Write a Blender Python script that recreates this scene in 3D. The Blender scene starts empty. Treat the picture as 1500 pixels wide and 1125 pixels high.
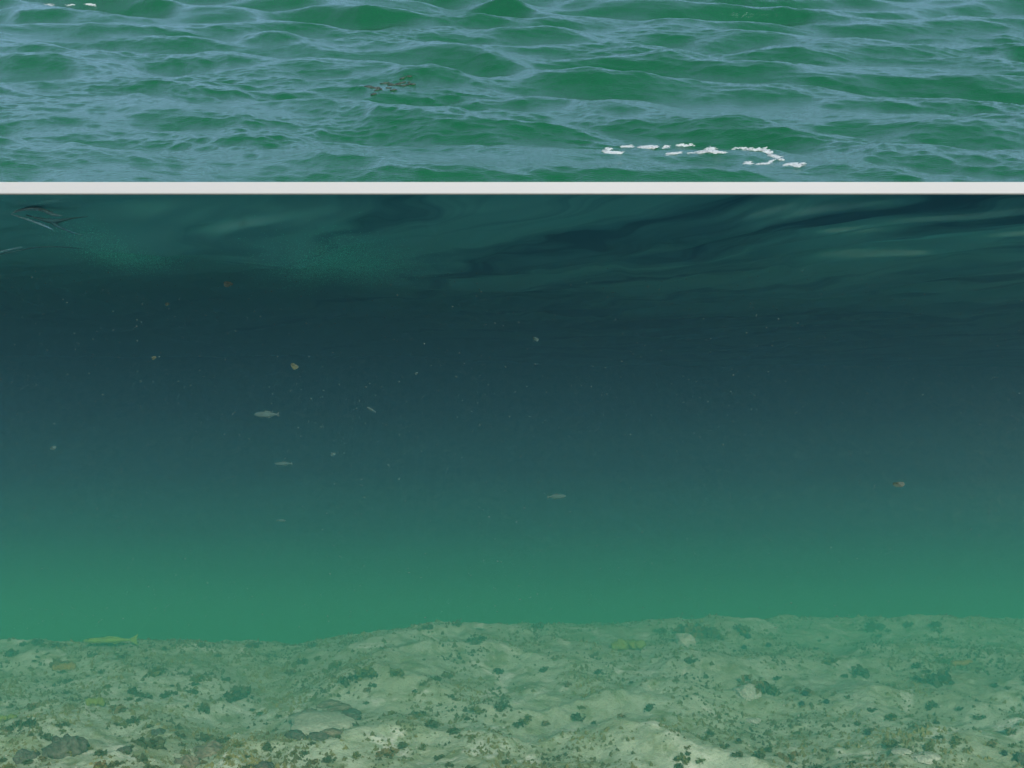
import bpy, bmesh, math, random
import numpy as np
from mathutils import Vector, Matrix

R = math.radians
scene = bpy.context.scene
col = scene.collection

# ------------------------------------------------------------------ camera
F = 1600.0 / 1500.0                      # focal length in picture widths
HORIZON = 600.0                          # row of eye level in the 1500x1125 photograph
cam_d = bpy.data.cameras.new('camera')
cam_d.sensor_width = 36.0
cam_d.lens = 36.0 * F
cam_d.clip_start = 0.05
cam_d.clip_end = 6000.0
cam = bpy.data.objects.new('camera', cam_d)
cam.location = (0, 0, 0)
PITCH = math.atan((HORIZON - 562.5) / 1600.0)
cam.rotation_euler = (R(90) + PITCH, 0, 0)
col.objects.link(cam)
scene.camera = cam

# ------------------------------------------------------------------ sun and sky
SUN_EL, SUN_AZ = R(29), R(14)            # sun behind the camera, a little to its right
sun_dir = Vector((math.sin(SUN_AZ) * math.cos(SUN_EL), -math.cos(SUN_AZ) * math.cos(SUN_EL), math.sin(SUN_EL)))
world = bpy.data.worlds.new('World')
scene.world = world
world.use_nodes = True
wn = world.node_tree.nodes
wl = world.node_tree.links
for n in list(wn):
    wn.remove(n)
w_out = wn.new('ShaderNodeOutputWorld')
w_bg = wn.new('ShaderNodeBackground')
w_sky = wn.new('ShaderNodeTexSky')
w_sky.sky_type = 'NISHITA'
w_sky.sun_disc = False
w_sky.sun_elevation = SUN_EL
w_sky.sun_rotation = R(180) - SUN_AZ
w_sky.air_density = 1.4
w_sky.dust_density = 0.0
w_sky.ozone_density = 1.2
w_bg.inputs['Strength'].default_value = 0.15
wl.new(w_sky.outputs[0], w_bg.inputs[0])
wl.new(w_bg.outputs[0], w_out.inputs[0])

sun_l = bpy.data.lights.new('sun', 'SUN')
sun_l.energy = 2.0
sun_l.angle = R(0.5)
sun_l.color = (1.0, 0.96, 0.9)
sun = bpy.data.objects.new('sun', sun_l)
sun.rotation_euler = sun_dir.to_track_quat('Z', 'Y').to_euler()
sun.location = (3, -10, 8)
col.objects.link(sun)

vs = scene.view_settings
scene.display_settings.display_device = 'sRGB'
vs.view_transform = 'Standard'
vs.look = 'None'
vs.exposure = 1.42
vs.gamma = 1.0
vs.use_curve_mapping = False
scene.render.engine = 'CYCLES'
cy = scene.cycles
cy.max_bounces = 10
cy.diffuse_bounces = 3
cy.glossy_bounces = 4
cy.volume_bounces = 3
cy.transmission_bounces = 4
cy.use_denoising = True
cy.use_adaptive_sampling = False
cy.sample_clamp_direct = 3.0
cy.sample_clamp_indirect = 4.0
cy.caustics_reflective = False
cy.caustics_refractive = False

# ------------------------------------------------------------------ sizes of the place
FACE = 6.0                               # where the cut front of the water stands
ROOF = 1.18                              # height of the water surface seen from below
DIVIDER_LO = (HORIZON - 284.5) / 1600.0 * FACE
DIVIDER_HI = (HORIZON - 265.0) / 1600.0 * (FACE - 0.03)
DEPTH = 2.35                              # eye level to the sand

# ------------------------------------------------------------------ noise
def _hash(ix, iy, seed):
    h = (ix.astype(np.int64) * 374761393 + iy.astype(np.int64) * 668265263 + seed * 1442695041) & 0xffffffff
    h = ((h ^ (h >> 13)) * 1274126177) & 0xffffffff
    h = ((h ^ (h >> 16)) * 2246822519) & 0xffffffff
    return (h ^ (h >> 15)).astype(np.float64) / 4294967295.0

def noise(x, y, seed=0):
    x = np.asarray(x, float); y = np.asarray(y, float)
    ix = np.floor(x); iy = np.floor(y)
    fx = x - ix; fy = y - iy
    ux = fx * fx * fx * (fx * (fx * 6 - 15) + 10)
    uy = fy * fy * fy * (fy * (fy * 6 - 15) + 10)
    def g(dx, dy):
        a = _hash(ix + dx, iy + dy, seed) * 2 * np.pi
        return np.cos(a) * (fx - dx) + np.sin(a) * (fy - dy)
    n0 = g(0, 0) * (1 - ux) + g(1, 0) * ux
    n1 = g(0, 1) * (1 - ux) + g(1, 1) * ux
    return (n0 * (1 - uy) + n1 * uy) * 1.4

def fbm(x, y, octaves=4, seed=0, gain=0.5):
    s = 0.0; a = 1.0
    for k in range(octaves):
        s = s + a * noise(x * 2.03 ** k, y * 2.03 ** k, seed + 17 * k)
        a *= gain
    return s

def smooth(a, b, x):
    t = np.clip((x - a) / (b - a), 0, 1)
    return t * t * (3 - 2 * t)

# ------------------------------------------------------------------ materials
def new_mat(name):
    m = bpy.data.materials.new(name)
    m.use_nodes = True
    nt = m.node_tree
    for n in list(nt.nodes):
        nt.nodes.remove(n)
    out = nt.nodes.new('ShaderNodeOutputMaterial')
    return m, nt, out

def principled(name, color, rough=0.7, var=0.25, scale=12.0, bump=0.0, spec=0.3, color2=None):
    m, nt, out = new_mat(name)
    p = nt.nodes.new('ShaderNodeBsdfPrincipled')
    tc = nt.nodes.new('ShaderNodeTexCoord')
    no = nt.nodes.new('ShaderNodeTexNoise')
    no.inputs['Scale'].default_value = scale
    no.inputs['Detail'].default_value = 5
    nt.links.new(tc.outputs['Object'], no.inputs['Vector'])
    ra = nt.nodes.new('ShaderNodeValToRGB')
    c2 = color2 or tuple(c * (1 - var) for c in color)
    ra.color_ramp.elements[0].position = 0.35
    ra.color_ramp.elements[1].position = 0.65
    ra.color_ramp.elements[0].color = (*c2, 1)
    ra.color_ramp.elements[1].color = (*color, 1)
    nt.links.new(no.outputs['Fac'], ra.inputs['Fac'])
    nt.links.new(ra.outputs['Color'], p.inputs['Base Color'])
    p.inputs['Roughness'].default_value = rough
    p.inputs['Specular IOR Level'].default_value = spec
    if bump:
        b = nt.nodes.new('ShaderNodeBump')
        b.inputs['Strength'].default_value = bump
        b.inputs['Distance'].default_value = 0.02
        nt.links.new(no.outputs['Fac'], b.inputs['Height'])
        nt.links.new(b.outputs['Normal'], p.inputs['Normal'])
    nt.links.new(p.outputs[0], out.inputs['Surface'])
    return m

def mesh_obj(name, verts, faces, mat, parent=None, shade=True):
    me = bpy.data.meshes.new(name)
    me.from_pydata(verts, [], faces)
    me.materials.append(mat)
    if shade:
        me.polygons.foreach_set('use_smooth', [True] * len(me.polygons))
    me.update()
    o = bpy.data.objects.new(name, me)
    col.objects.link(o)
    if parent is not None:
        o.parent = parent
    return o

def grid_obj(name, X, Y, Z, mat):
    ny, nx = X.shape
    co = np.stack([X, Y, Z], -1).reshape(-1, 3).astype(np.float32)
    idx = np.arange(nx * ny).reshape(ny, nx)
    q = np.stack([idx[:-1, :-1], idx[:-1, 1:], idx[1:, 1:], idx[1:, :-1]], -1).reshape(-1, 4).astype(np.int32)
    me = bpy.data.meshes.new(name)
    me.vertices.add(len(co)); me.vertices.foreach_set('co', co.ravel())
    me.loops.add(q.size); me.loops.foreach_set('vertex_index', q.ravel())
    me.polygons.add(len(q))
    me.polygons.foreach_set('loop_start', np.arange(0, q.size, 4, dtype=np.int32))
    me.polygons.foreach_set('use_smooth', np.ones(len(q), dtype=bool))
    me.update(calc_edges=True)
    me.materials.append(mat)
    o = bpy.data.objects.new(name, me)
    col.objects.link(o)
    return o

def tag(o, label=None, cat=None, group=None, kind=None):
    if label: o['label'] = label
    if cat: o['category'] = cat
    if group: o['group'] = group
    if kind: o['kind'] = kind
    return o

def empty(name, loc, rz=0.0, scale=1.0):
    o = bpy.data.objects.new(name, None)
    o.location = loc
    o.rotation_euler = (0, 0, rz)
    o.scale = (scale,) * 3
    o.empty_display_size = 0.1
    col.objects.link(o)
    return o

def axis(*segs):
    """Sample positions: (start, end, step) pieces joined."""
    out = []
    for a, b, s in segs:
        n = max(1, int(round((b - a) / s)))
        out.append(np.linspace(a, b, n, endpoint=False))
    out.append(np.array([segs[-1][1]]))
    return np.concatenate(out)

# ------------------------------------------------------------------ terrain under the water
CREST = np.array([[-9, 11.6], [-4.5, 11.6], [-2.6, 11.7], [-1.2, 11.6], [-.6, 12.0], [0.3, 12.3], [1.2, 12.4],
                  [2.2, 12.6], [3.2, 12.7], [4.6, 12.8], [9, 12.9]])
CROW = np.array([[-9.0, 921.1], [-5.8, 921.1], [-4.5, 914.4], [-3.2, 921.0], [-2.2, 923.2], [-1.5, 908.8], [-0.9, 900.8], [-0.3, 891.1], [0.3, 898.5], [0.9, 889.8], [1.5, 886.9], [2.1, 886.6], [2.8, 892.9], [3.6, 893.7], [4.6, 888.9], [5.8, 890.3], [9.0, 899.9]], float)
CREST = CREST * np.array([0.89, 0.89])
CROW = CROW * np.array([0.89, 1.0])

def crest_y(x):
    return np.interp(x, CREST[:, 0], CREST[:, 1]) + 0.25 * noise(x * 0.8, 0 * x + 3.3, 5)

def terrain(x, y):
    x = np.asarray(x, float); y = np.asarray(y, float)
    cyy = crest_y(x)
    ztop = -(np.interp(x, CROW[:, 0], CROW[:, 1]) - HORIZON) / 1600.0 * cyy
    k = smooth(4.0, 0.6, (cyy - y))                 # plain level near the face, up or down to the crest
    z = -DEPTH * (1 - k) + ztop * k
    # ripples and hummocks of the sand
    wx = x + 0.35 * noise(x * 0.9, y * 0.9, 31)
    wy = y + 0.35 * noise(x * 0.9 + 7, y * 0.9, 32)
    rid = 1 - np.abs(noise(wx * 0.55 + wy * 0.18, wy * 1.05, 41)) * 2.0
    z = z + 0.085 * (rid - 0.5) * smooth(0.0, 1.2, cyy - y + 0.5)
    calm = 0.35 + 0.65 * smooth(0.0, 2.5, cyy - y)
    z = z + 0.08 * calm * fbm(x * 0.8, y * 0.8, 3, 51)
    z = z + 0.026 * calm * fbm(x * 3.6, y * 3.6, 3, 61)
    z = z + 0.010 * fbm(x * 16, y * 16, 2, 71)
    # beyond the crest the bank falls away, an added climb far behind shuts out sky light
    z = z - 2.8 * smooth(-0.9, 5.0, y - cyy) + 0.035 * fbm(x * 2.6, y * 2.6, 3, 88) * smooth(-1.6, -0.2, y - cyy)
    z = z + 8.5 * smooth(22.0, 32.0, y)
    return z

def ground_at(px, py):
    """Point of the sand seen at a pixel of the 1500x1125 photograph."""
    dx = (px - 750.0) / 1600.0; dz = -(py - HORIZON) / 1600.0
    t = np.linspace(5.95, 14.0, 2001)
    h = terrain(dx * t, t) - dz * t
    i = np.argmax(h > 0) if (h > 0).any() else len(t) - 1
    t = t[i]
    return Vector((dx * t, t, float(terrain(dx * t, t))))

def at(px, py, y):
    return Vector(((px - 750.0) / 1600.0 * y, y, -(py - HORIZON) / 1600.0 * y))

# sand material
def sand_material():
    m, nt, out = new_mat('pale sand')
    N = nt.nodes.new; L = nt.links.new
    p = N('ShaderNodeBsdfPrincipled')
    tc = N('ShaderNodeTexCoord')
    def tex(scale, detail=5, rough=0.55, dist=0.0):
        n = N('ShaderNodeTexNoise')
        n.inputs['Scale'].default_value = scale
        n.inputs['Detail'].default_value = detail
        n.inputs['Roughness'].default_value = rough
        n.inputs['Distortion'].default_value = dist
        L(tc.outputs['Object'], n.inputs['Vector'])
        return n
    def ramp(src, p0, p1, c0, c1):
        r = N('ShaderNodeValToRGB')
        r.color_ramp.elements[0].position = p0; r.color_ramp.elements[1].position = p1
        r.color_ramp.elements[0].color = (*c0, 1); r.color_ramp.elements[1].color = (*c1, 1)
        L(src, r.inputs['Fac'])
        return r
    def mix(fac, a, b, mode='MIX'):
        x = N('ShaderNodeMix'); x.data_type = 'RGBA'; x.blend_type = mode
        if isinstance(fac, float): x.inputs[0].default_value = fac
        else: L(fac, x.inputs[0])
        L(a, x.inputs[6])
        if isinstance(b, tuple): x.inputs[7].default_value = (*b, 1)
        else: L(b, x.inputs[7])
        return x.outputs[2]
    big = tex(0.9, 4, 0.6, 0.5)
    base = ramp(big.outputs['Fac'], 0.38, 0.64, (0.2422, 0.255, 0.1487), (0.3145, 0.3272, 0.2167))
    mid = tex(5.5, 6, 0.62, 0.4)
    film_or_sheen = ramp(mid.outputs['Fac'], 0.49, 0.62, (0, 0, 0), (1, 1, 1))  # algae film in patches on the sand
    c = mix(film_or_sheen.outputs['Color'], base.outputs['Color'], (0.17, 0.1785, 0.085))
    white = tex(2.3, 5, 0.6, 0.8)
    wr = ramp(white.outputs['Fac'], 0.58, 0.70, (0, 0, 0), (1, 1, 1))
    c = mix(wr.outputs['Color'], c, (0.493, 0.4675, 0.34))
    fine = tex(60, 4, 0.7)
    fr = ramp(fine.outputs['Fac'], 0.57, 0.68, (0, 0, 0), (0.7, 0.7, 0.7))
    c = mix(fr.outputs['Color'], c, (0.13, 0.12, 0.06))
    L(c, p.inputs['Base Color'])
    p.inputs['Roughness'].default_value = 0.95
    p.inputs['Specular IOR Level'].default_value = 0.1
    b = N('ShaderNodeBump'); b.inputs['Strength'].default_value = 0.8; b.inputs['Distance'].default_value = 0.02
    add = N('ShaderNodeMath'); add.operation = 'ADD'
    L(fine.outputs['Fac'], add.inputs[0]); L(mid.outputs['Fac'], add.inputs[1])
    L(add.outputs[0], b.inputs['Height'])
    L(b.outputs['Normal'], p.inputs['Normal'])
    L(p.outputs[0], out.inputs['Surface'])
    return m

sand = sand_material()
gx = axis((-400, -40, 40), (-40, -8, 1.6), (-8, -5.4, 0.2), (-5.4, 5.4, 0.018), (5.4, 8, 0.2), (8, 40, 1.6), (40, 400, 40))
gy = axis((-400, -20, 38), (-20, 5, 1.0), (5, 5.9, 0.3), (5.9, 11.6, 0.018), (11.6, 20, 0.2), (20, 34, 0.7), (34, 40, 1), (40, 400, 40))
GX, GY = np.meshgrid(gx, gy)
keep = gy >= 5.9
seabed = grid_obj('seabed', GX[keep], GY[keep], terrain(GX[keep], GY[keep]), sand)
tag(seabed, 'pale lumpy sand seabed sprinkled with dark weed', kind='structure')

keep = gy <= 5.93
GZ = terrain(GX[keep], GY[keep]) - 0.03
ground = grid_obj('ground', GX[keep], GY[keep], GZ, principled('dark bounce damping', (0.045, 0.05, 0.05), 0.6, 0.4, 0.8, 0.3))  # dark floor added out of view to cut light bounced into the water
tag(ground, 'dark bounce damping floor added out of view in front of the water', kind='structure')

# ------------------------------------------------------------------ the murky water itself
def haze_box(label, colour, density, y0, z1, grow, fall=0.0, y1=None):
    m, nt, out = new_mat(label)
    v = nt.nodes.new('ShaderNodeVolumePrincipled')
    v.inputs['Color'].default_value = (*colour, 1)
    v.inputs['Density'].default_value = density
    v.inputs['Anisotropy'].default_value = 0.0
    nt.links.new(v.outputs[0], out.inputs['Volume'])
    x0, x1, y1, z0 = -18 - grow, 11 + grow, y1 or 34 + grow, -9 - grow
    z2 = z1 - fall * (y1 - y0)                       # the cloudy layer thins out with distance
    vts = [(x0, y0, z0), (x1, y0, z0), (x1, y1, z0), (x0, y1, z0), (x0, y0, z1), (x1, y0, z1), (x1, y1, z2), (x0, y1, z2)]
    fcs = [(0, 3, 2, 1), (4, 5, 6, 7), (0, 1, 5, 4), (1, 2, 6, 5), (2, 3, 7, 6), (3, 0, 4, 7)]
    o = mesh_obj('water_haze', vts, fcs, m, shade=False)
    tag(o, label, kind='stuff')
haze_box('clear dark blue green water under the surface', (0.09396, 0.2653, 0.348), 0.088, FACE, ROOF + 0.02, 0, -0.08)
haze_box('faintly cloudy green water at eye level', (0.0957, 0.4524, 0.3219), 0.012, FACE + 0.01, 0.30, 0.3, 0.20)
haze_box('slightly cloudy green water below eye level', (0.087, 0.5046, 0.2697), 0.022, FACE + 0.02, 0.0, 0.6, 0.25)
haze_box('cloudy green water thickening over the sand', (0.087, 0.5742, 0.2393), 0.038, FACE + 0.03, -0.34, 0.9, 0.29)
haze_box('cloudiest green water low over the sand', (0.087, 0.609, 0.2088), 0.046, FACE + 0.04, -0.66, 1.2, 0.33)
haze_box('silty green water drifting over the far edge of the sand', (0.085, 0.50, 0.19), 0.26, 7.8, -2.52, 1.5, -0.26, 13.0)

# ------------------------------------------------------------------ the water surface from below
def roof_height(x, y):
    wx = x + 0.9 * noise(x * 0.28, y * 0.28, 3) + 0.25 * noise(x * 1.1, y * 1.1, 4)
    wy = y + 0.9 * noise(x * 0.28 + 5, y * 0.28, 6) + 0.25 * noise(x * 1.1 + 5, y * 1.1, 7)
    a = R(56)
    u = wx * math.cos(a) - wy * math.sin(a)          # along the crest lines (near right to far centre)
    v = wx * math.sin(a) + wy * math.cos(a)
    rt = 0.25 + 0.75 * smooth(-1.2, 1.2, x)
    z = 0.022 * np.sin(v * 2.3 + 0.6 * u * 0.3) + 0.022 * rt * (np.abs(np.sin(v * 2.1 + 1.6 * noise(u * 0.3, v * 0.35, 21))) - 0.6)
    z = z + 0.060 * noise(u * 0.35, v * 1.5, 11)
    z = z + 0.040 * noise(u * 0.6, v * 3.6, 12)
    z = z + 0.010 * noise(u * 1.5, v * 10.0, 13)
    # on the left a swell dips and then rises away
    lf = smooth(1.6, -2.6, x)
    yy = y - 8.0 - 0.22 * x + 0.3 * noise(x * 0.7, y * 0.2, 15)
    z = z + lf * (-0.05 * np.exp(-(yy / 0.7) ** 2) + 0.24 * smooth(0.1, 4.0, yy))
    z = z * smooth(FACE - 0.2, FACE + 1.0, y)
    return ROOF - 0.035 + z + 0.048 * smooth(FACE + 0.6, FACE, y)

def underside_material():
    m, nt, out = new_mat('water surface from below')
    N = nt.nodes.new; L = nt.links.new
    tc = N('ShaderNodeTexCoord')
    rot = N('ShaderNodeMapping'); rot.vector_type = 'TEXTURE'; rot.inputs['Rotation'].default_value = (0, 0, R(-56))
    L(tc.outputs['Object'], rot.inputs['Vector'])
    wrp = N('ShaderNodeTexNoise'); wrp.inputs['Scale'].default_value = 0.7; wrp.inputs['Detail'].default_value = 2
    L(tc.outputs['Object'], wrp.inputs['Vector'])
    ad = N('ShaderNodeVectorMath'); ad.operation = 'MULTIPLY_ADD'; ad.inputs[1].default_value = (1.6, 1.6, 0)
    L(wrp.outputs['Color'], ad.inputs[0]); L(rot.outputs[0], ad.inputs[2])
    stretch = N('ShaderNodeMapping'); stretch.inputs['Scale'].default_value = (0.22, 1.25, 0.0)
    L(ad.outputs[0], stretch.inputs['Vector'])
    film_or_sheen = N('ShaderNodeTexNoise'); film_or_sheen.inputs['Scale'].default_value = 1.0; film_or_sheen.inputs['Detail'].default_value = 5  # noise for dark and bright reflection streaks painted into the colour
    film_or_sheen.inputs['Roughness'].default_value = 0.55; film_or_sheen.inputs['Distortion'].default_value = 0.6
    L(stretch.outputs[0], film_or_sheen.inputs['Vector'])
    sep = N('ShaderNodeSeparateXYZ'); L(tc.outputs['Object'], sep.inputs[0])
    thin = N('ShaderNodeMapRange'); thin.inputs['From Min'].default_value = 0.6; thin.inputs['From Max'].default_value = -3.0  # paints the reflection brighter towards the left
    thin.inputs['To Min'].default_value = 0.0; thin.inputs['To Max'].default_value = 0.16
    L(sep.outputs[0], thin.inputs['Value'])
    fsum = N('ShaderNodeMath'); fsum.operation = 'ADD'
    L(film_or_sheen.outputs['Fac'], fsum.inputs[0]); L(thin.outputs[0], fsum.inputs[1])
    def sheen_ramp(c0, c1):
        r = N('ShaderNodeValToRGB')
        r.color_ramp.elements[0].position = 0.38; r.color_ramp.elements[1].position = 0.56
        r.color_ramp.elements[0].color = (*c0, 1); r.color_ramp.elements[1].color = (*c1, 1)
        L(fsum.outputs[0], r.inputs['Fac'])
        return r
    g = nt.nodes.new('ShaderNodeBsdfGlossy')
    L(sheen_ramp((0.3348, 0.465, 0.6138), (0.7068, 0.8835, 0.93)).outputs['Color'], g.inputs['Color'])
    g.inputs['Roughness'].default_value = 0.14
    d = nt.nodes.new('ShaderNodeBsdfDiffuse')
    L(sheen_ramp((0.093, 0.279, 0.4278), (0.279, 0.7998, 0.9114)).outputs['Color'], d.inputs['Color'])
    mx = nt.nodes.new('ShaderNodeMixShader')
    mx.inputs[0].default_value = 0.45
    nt.links.new(g.outputs[0], mx.inputs[1])
    nt.links.new(d.outputs[0], mx.inputs[2])
    nt.links.new(mx.outputs[0], out.inputs['Surface'])
    return m

ux = axis((-30, -7, 1.5), (-7, 7, 0.03), (7, 30, 1.5))
uy = axis((FACE + 0.004, 13, 0.03), (13, 20, 0.15), (20, 40, 1))
UX, UY = np.meshgrid(ux, uy)
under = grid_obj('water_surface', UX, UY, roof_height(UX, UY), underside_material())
tag(under, 'dark rippled underside of the water surface with slanting streaks', kind='structure')

# ------------------------------------------------------------------ the sea above the divider
SLOPE = 0.47
rng = np.random.default_rng(12)
WAVES = []
for k in range(170):
    lam = 0.055 * (2.4 / 0.055) ** (rng.random() ** 1.0)
    th = R(26) + rng.normal(0, R(34 if lam < 0.9 else 22))
    amp = 0.0037 * lam * (1.0 if lam < 0.25 else 1.05 if lam < 0.9 else 1.35)
    WAVES.append((2 * np.pi / lam, math.sin(th), math.cos(th), amp, rng.random() * 2 * np.pi))

def sea_offset(x, s):
    """Wave height over the sloping swell at (x, distance up the slope) and sideways sharpening."""
    h = np.zeros_like(x); dx = np.zeros_like(x); ds = np.zeros_like(x)
    wx = x + 0.25 * noise(x * 0.5, s * 0.5, 81)
    ws = s + 0.25 * noise(x * 0.5 + 9, s * 0.5, 82)
    gust = 0.75 + 0.6 * (noise(x * 0.4, s * 0.5, 83) + 0.3)
    near = np.clip(1.25 - s / 16.0, 0.5, 1.2)         # short chop near the divider, longer waves up the swell
    far = np.clip(0.75 + s / 12.0, 0.7, 1.5)
    for k, cx, cs, a, ph in WAVES:
        t = k * (wx * cx + ws * cs) + ph
        sn = np.sin(t); c = np.cos(t)
        w = a * (gust * near if k > 12 else far)
        h += w * sn
        dx += w * cx * c * 0.6; ds += w * cs * c * 0.6
    h += 0.05 * noise(wx * 0.7, ws * 1.3, 84)
    return h, dx, ds

RISE = R(8.8)                            # the hollow swell keeps this angle to the eye line
TH0 = math.atan(((DIVIDER_LO + DIVIDER_HI) / 2 + 0.012) / FACE)
_th = np.linspace(TH0, TH0 + R(13), 1600)
_r = FACE / math.cos(TH0) * np.exp((_th - TH0) / math.tan(RISE))
PY = _r * np.cos(_th); PZ = _r * np.sin(_th)
_sl = math.atan2(PZ[-1] - PZ[-2], PY[-1] - PY[-2])
_ex = np.arange(1, 400) * 0.12                # past its top the swell rounds over and levels out
_a = _sl * np.exp(-_ex / 3.0)
PY = np.concatenate([PY, PY[-1] + np.cumsum(np.cos(_a) * 0.12)])
PZ = np.concatenate([PZ, PZ[-1] + np.cumsum(np.sin(_a) * 0.12)])
PS = np.concatenate([[0], np.cumsum(np.hypot(np.diff(PY), np.diff(PZ)))])

def sea_point(x, y):
    x = np.asarray(x, float); y = np.asarray(y, float)
    s = np.interp(y, PY, PS)
    z = np.interp(y, PY, PZ)
    cs = (np.interp(s + 0.05, PS, PY) - np.interp(s - 0.05, PS, PY)) / 0.1
    sn = (np.interp(s + 0.05, PS, PZ) - np.interp(s - 0.05, PS, PZ)) / 0.1
    nn = np.hypot(cs, sn) + 1e-9
    cs = cs / nn; sn = sn / nn
    h, dx, ds = sea_offset(x, s)
    f = smooth(0.0, 0.25, s) * 0.85 + 0.15
    return x + dx * f, y + ds * f * cs - h * f * sn, z + h * f * cs + ds * f * sn

def sea_material():
    m, nt, out = new_mat('green sea')
    N = nt.nodes.new; L = nt.links.new
    p = N('ShaderNodeBsdfPrincipled')
    p.inputs['Base Color'].default_value = (0.0002, 0.044, 0.008, 1)
    p.inputs['Roughness'].default_value = 0.16
    p.inputs['IOR'].default_value = 1.42
    p.inputs['Specular Tint'].default_value = (0.66, 0.96, 1.0, 1)
    tc = N('ShaderNodeTexCoord')
    mp = N('ShaderNodeMapping'); mp.inputs['Scale'].default_value = (0.7, 1.6, 1.6)
    n1 = N('ShaderNodeTexNoise'); n1.inputs['Scale'].default_value = 24; n1.inputs['Detail'].default_value = 5
    n1.inputs['Roughness'].default_value = 0.65
    L(tc.outputs['Object'], mp.inputs['Vector']); L(mp.outputs[0], n1.inputs['Vector'])
    b = N('ShaderNodeBump'); b.inputs['Strength'].default_value = 0.12; b.inputs['Distance'].default_value = 0.02
    mp2 = N('ShaderNodeMapping'); mp2.inputs['Scale'].default_value = (0.35, 1.0, 1.0)
    n2 = N('ShaderNodeTexNoise'); n2.inputs['Scale'].default_value = 75; n2.inputs['Detail'].default_value = 3
    L(tc.outputs['Object'], mp2.inputs['Vector']); L(mp2.outputs[0], n2.inputs['Vector'])
    b2 = N('ShaderNodeBump'); b2.inputs['Strength'].default_value = 0.5; b2.inputs['Distance'].default_value = 0.012
    L(n2.outputs['Fac'], b2.inputs['Height']); L(n1.outputs['Fac'], b.inputs['Height'])
    L(b.outputs['Normal'], b2.inputs['Normal']); L(b2.outputs['Normal'], p.inputs['Normal'])
    L(p.outputs[0], out.inputs['Surface'])
    return m

sx = axis((-30, -10.4, 0.8), (-10.4, 10.4, 0.024), (10.4, 30, 0.8))
sy = axis((FACE + 0.006, 9, 0.014), (9, 14, 0.022), (14, 22, 0.032), (22, 30, 0.15), (30, 56, 1.5))
SX, SY = np.meshgrid(sx, sy)
sea = grid_obj('sea', *sea_point(SX, SY), sea_material())
tag(sea, 'choppy green sea with blue sheen rising behind the white rail', kind='structure')

# ------------------------------------------------------------------ the white divider between the two views, added as a solid bar
def divider():
    bm = bmesh.new()
    y0, y1 = FACE - 0.03, FACE - 0.002
    x0, x1 = -14, 14
    vs_ = [bm.verts.new(v) for v in ((x0, y0, DIVIDER_LO), (x1, y0, DIVIDER_LO), (x1, y1, DIVIDER_LO), (x0, y1, DIVIDER_LO),
                                     (x0, y0, DIVIDER_HI), (x1, y0, DIVIDER_HI), (x1, y1, DIVIDER_HI), (x0, y1, DIVIDER_HI))]
    for f in ((0, 3, 2, 1), (4, 5, 6, 7), (0, 1, 5, 4), (1, 2, 6, 5), (2, 3, 7, 6), (3, 0, 4, 7)):
        bm.faces.new([vs_[i] for i in f])
    bmesh.ops.bevel(bm, geom=[e for e in bm.edges], offset=0.004, segments=2, affect='EDGES')
    me = bpy.data.meshes.new('white_divider'); bm.to_mesh(me); bm.free()
    me.materials.append(principled('white paint', (0.285, 0.269, 0.257), 0.55, 0.03, 1.5, 0.02))
    o = bpy.data.objects.new('white_divider', me); col.objects.link(o)
    tag(o, 'long plain white rail running right across between sea and underwater view', 'divider')
divider()

# ------------------------------------------------------------------ foam and weed on the sea
def sea_at(px, py):
    """A point of the sea sheet seen at a pixel of the photograph (rest level, then waves)."""
    tx = (px - 750.0) / 1600.0; tz = -(py - HORIZON) / 1600.0
    y = FACE + 0.05
    ys = np.linspace(FACE + 0.03, 9.5, 700) if py > 150 else np.linspace(9, 24, 1500)
    X, Y, Z = sea_point(tx * ys, ys)
    row = HORIZON - 1600.0 * Z / Y
    i = int(np.argmax(row < py))
    return float(tx * ys[i]), float(ys[i])

def sea_normal(x, y):
    e = 0.02
    P = np.array(sea_point(np.array([x - e, x + e, x, x]), np.array([y, y, y - e, y + e]))).T
    n = np.cross(P[1] - P[0], P[3] - P[2])
    return n / np.linalg.norm(n)

foam_mat = principled('white foam', (0.306, 0.3145, 0.2975), 0.9, 0.25, 30.0, 0.6)
_nt = foam_mat.node_tree
_v = _nt.nodes.new('ShaderNodeTexNoise'); _v.inputs['Scale'].default_value = 70; _v.inputs['Detail'].default_value = 4
_c = _nt.nodes.new('ShaderNodeTexCoord'); _r = _nt.nodes.new('ShaderNodeValToRGB')
_r.color_ramp.elements[0].position = 0.28; _r.color_ramp.elements[1].position = 0.46
_nt.links.new(_c.outputs['Object'], _v.inputs['Vector']); _nt.links.new(_v.outputs['Fac'], _r.inputs['Fac'])
_nt.links.new(_r.outputs['Color'], [n for n in _nt.nodes if n.type == 'BSDF_PRINCIPLED'][0].inputs['Alpha'])

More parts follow.
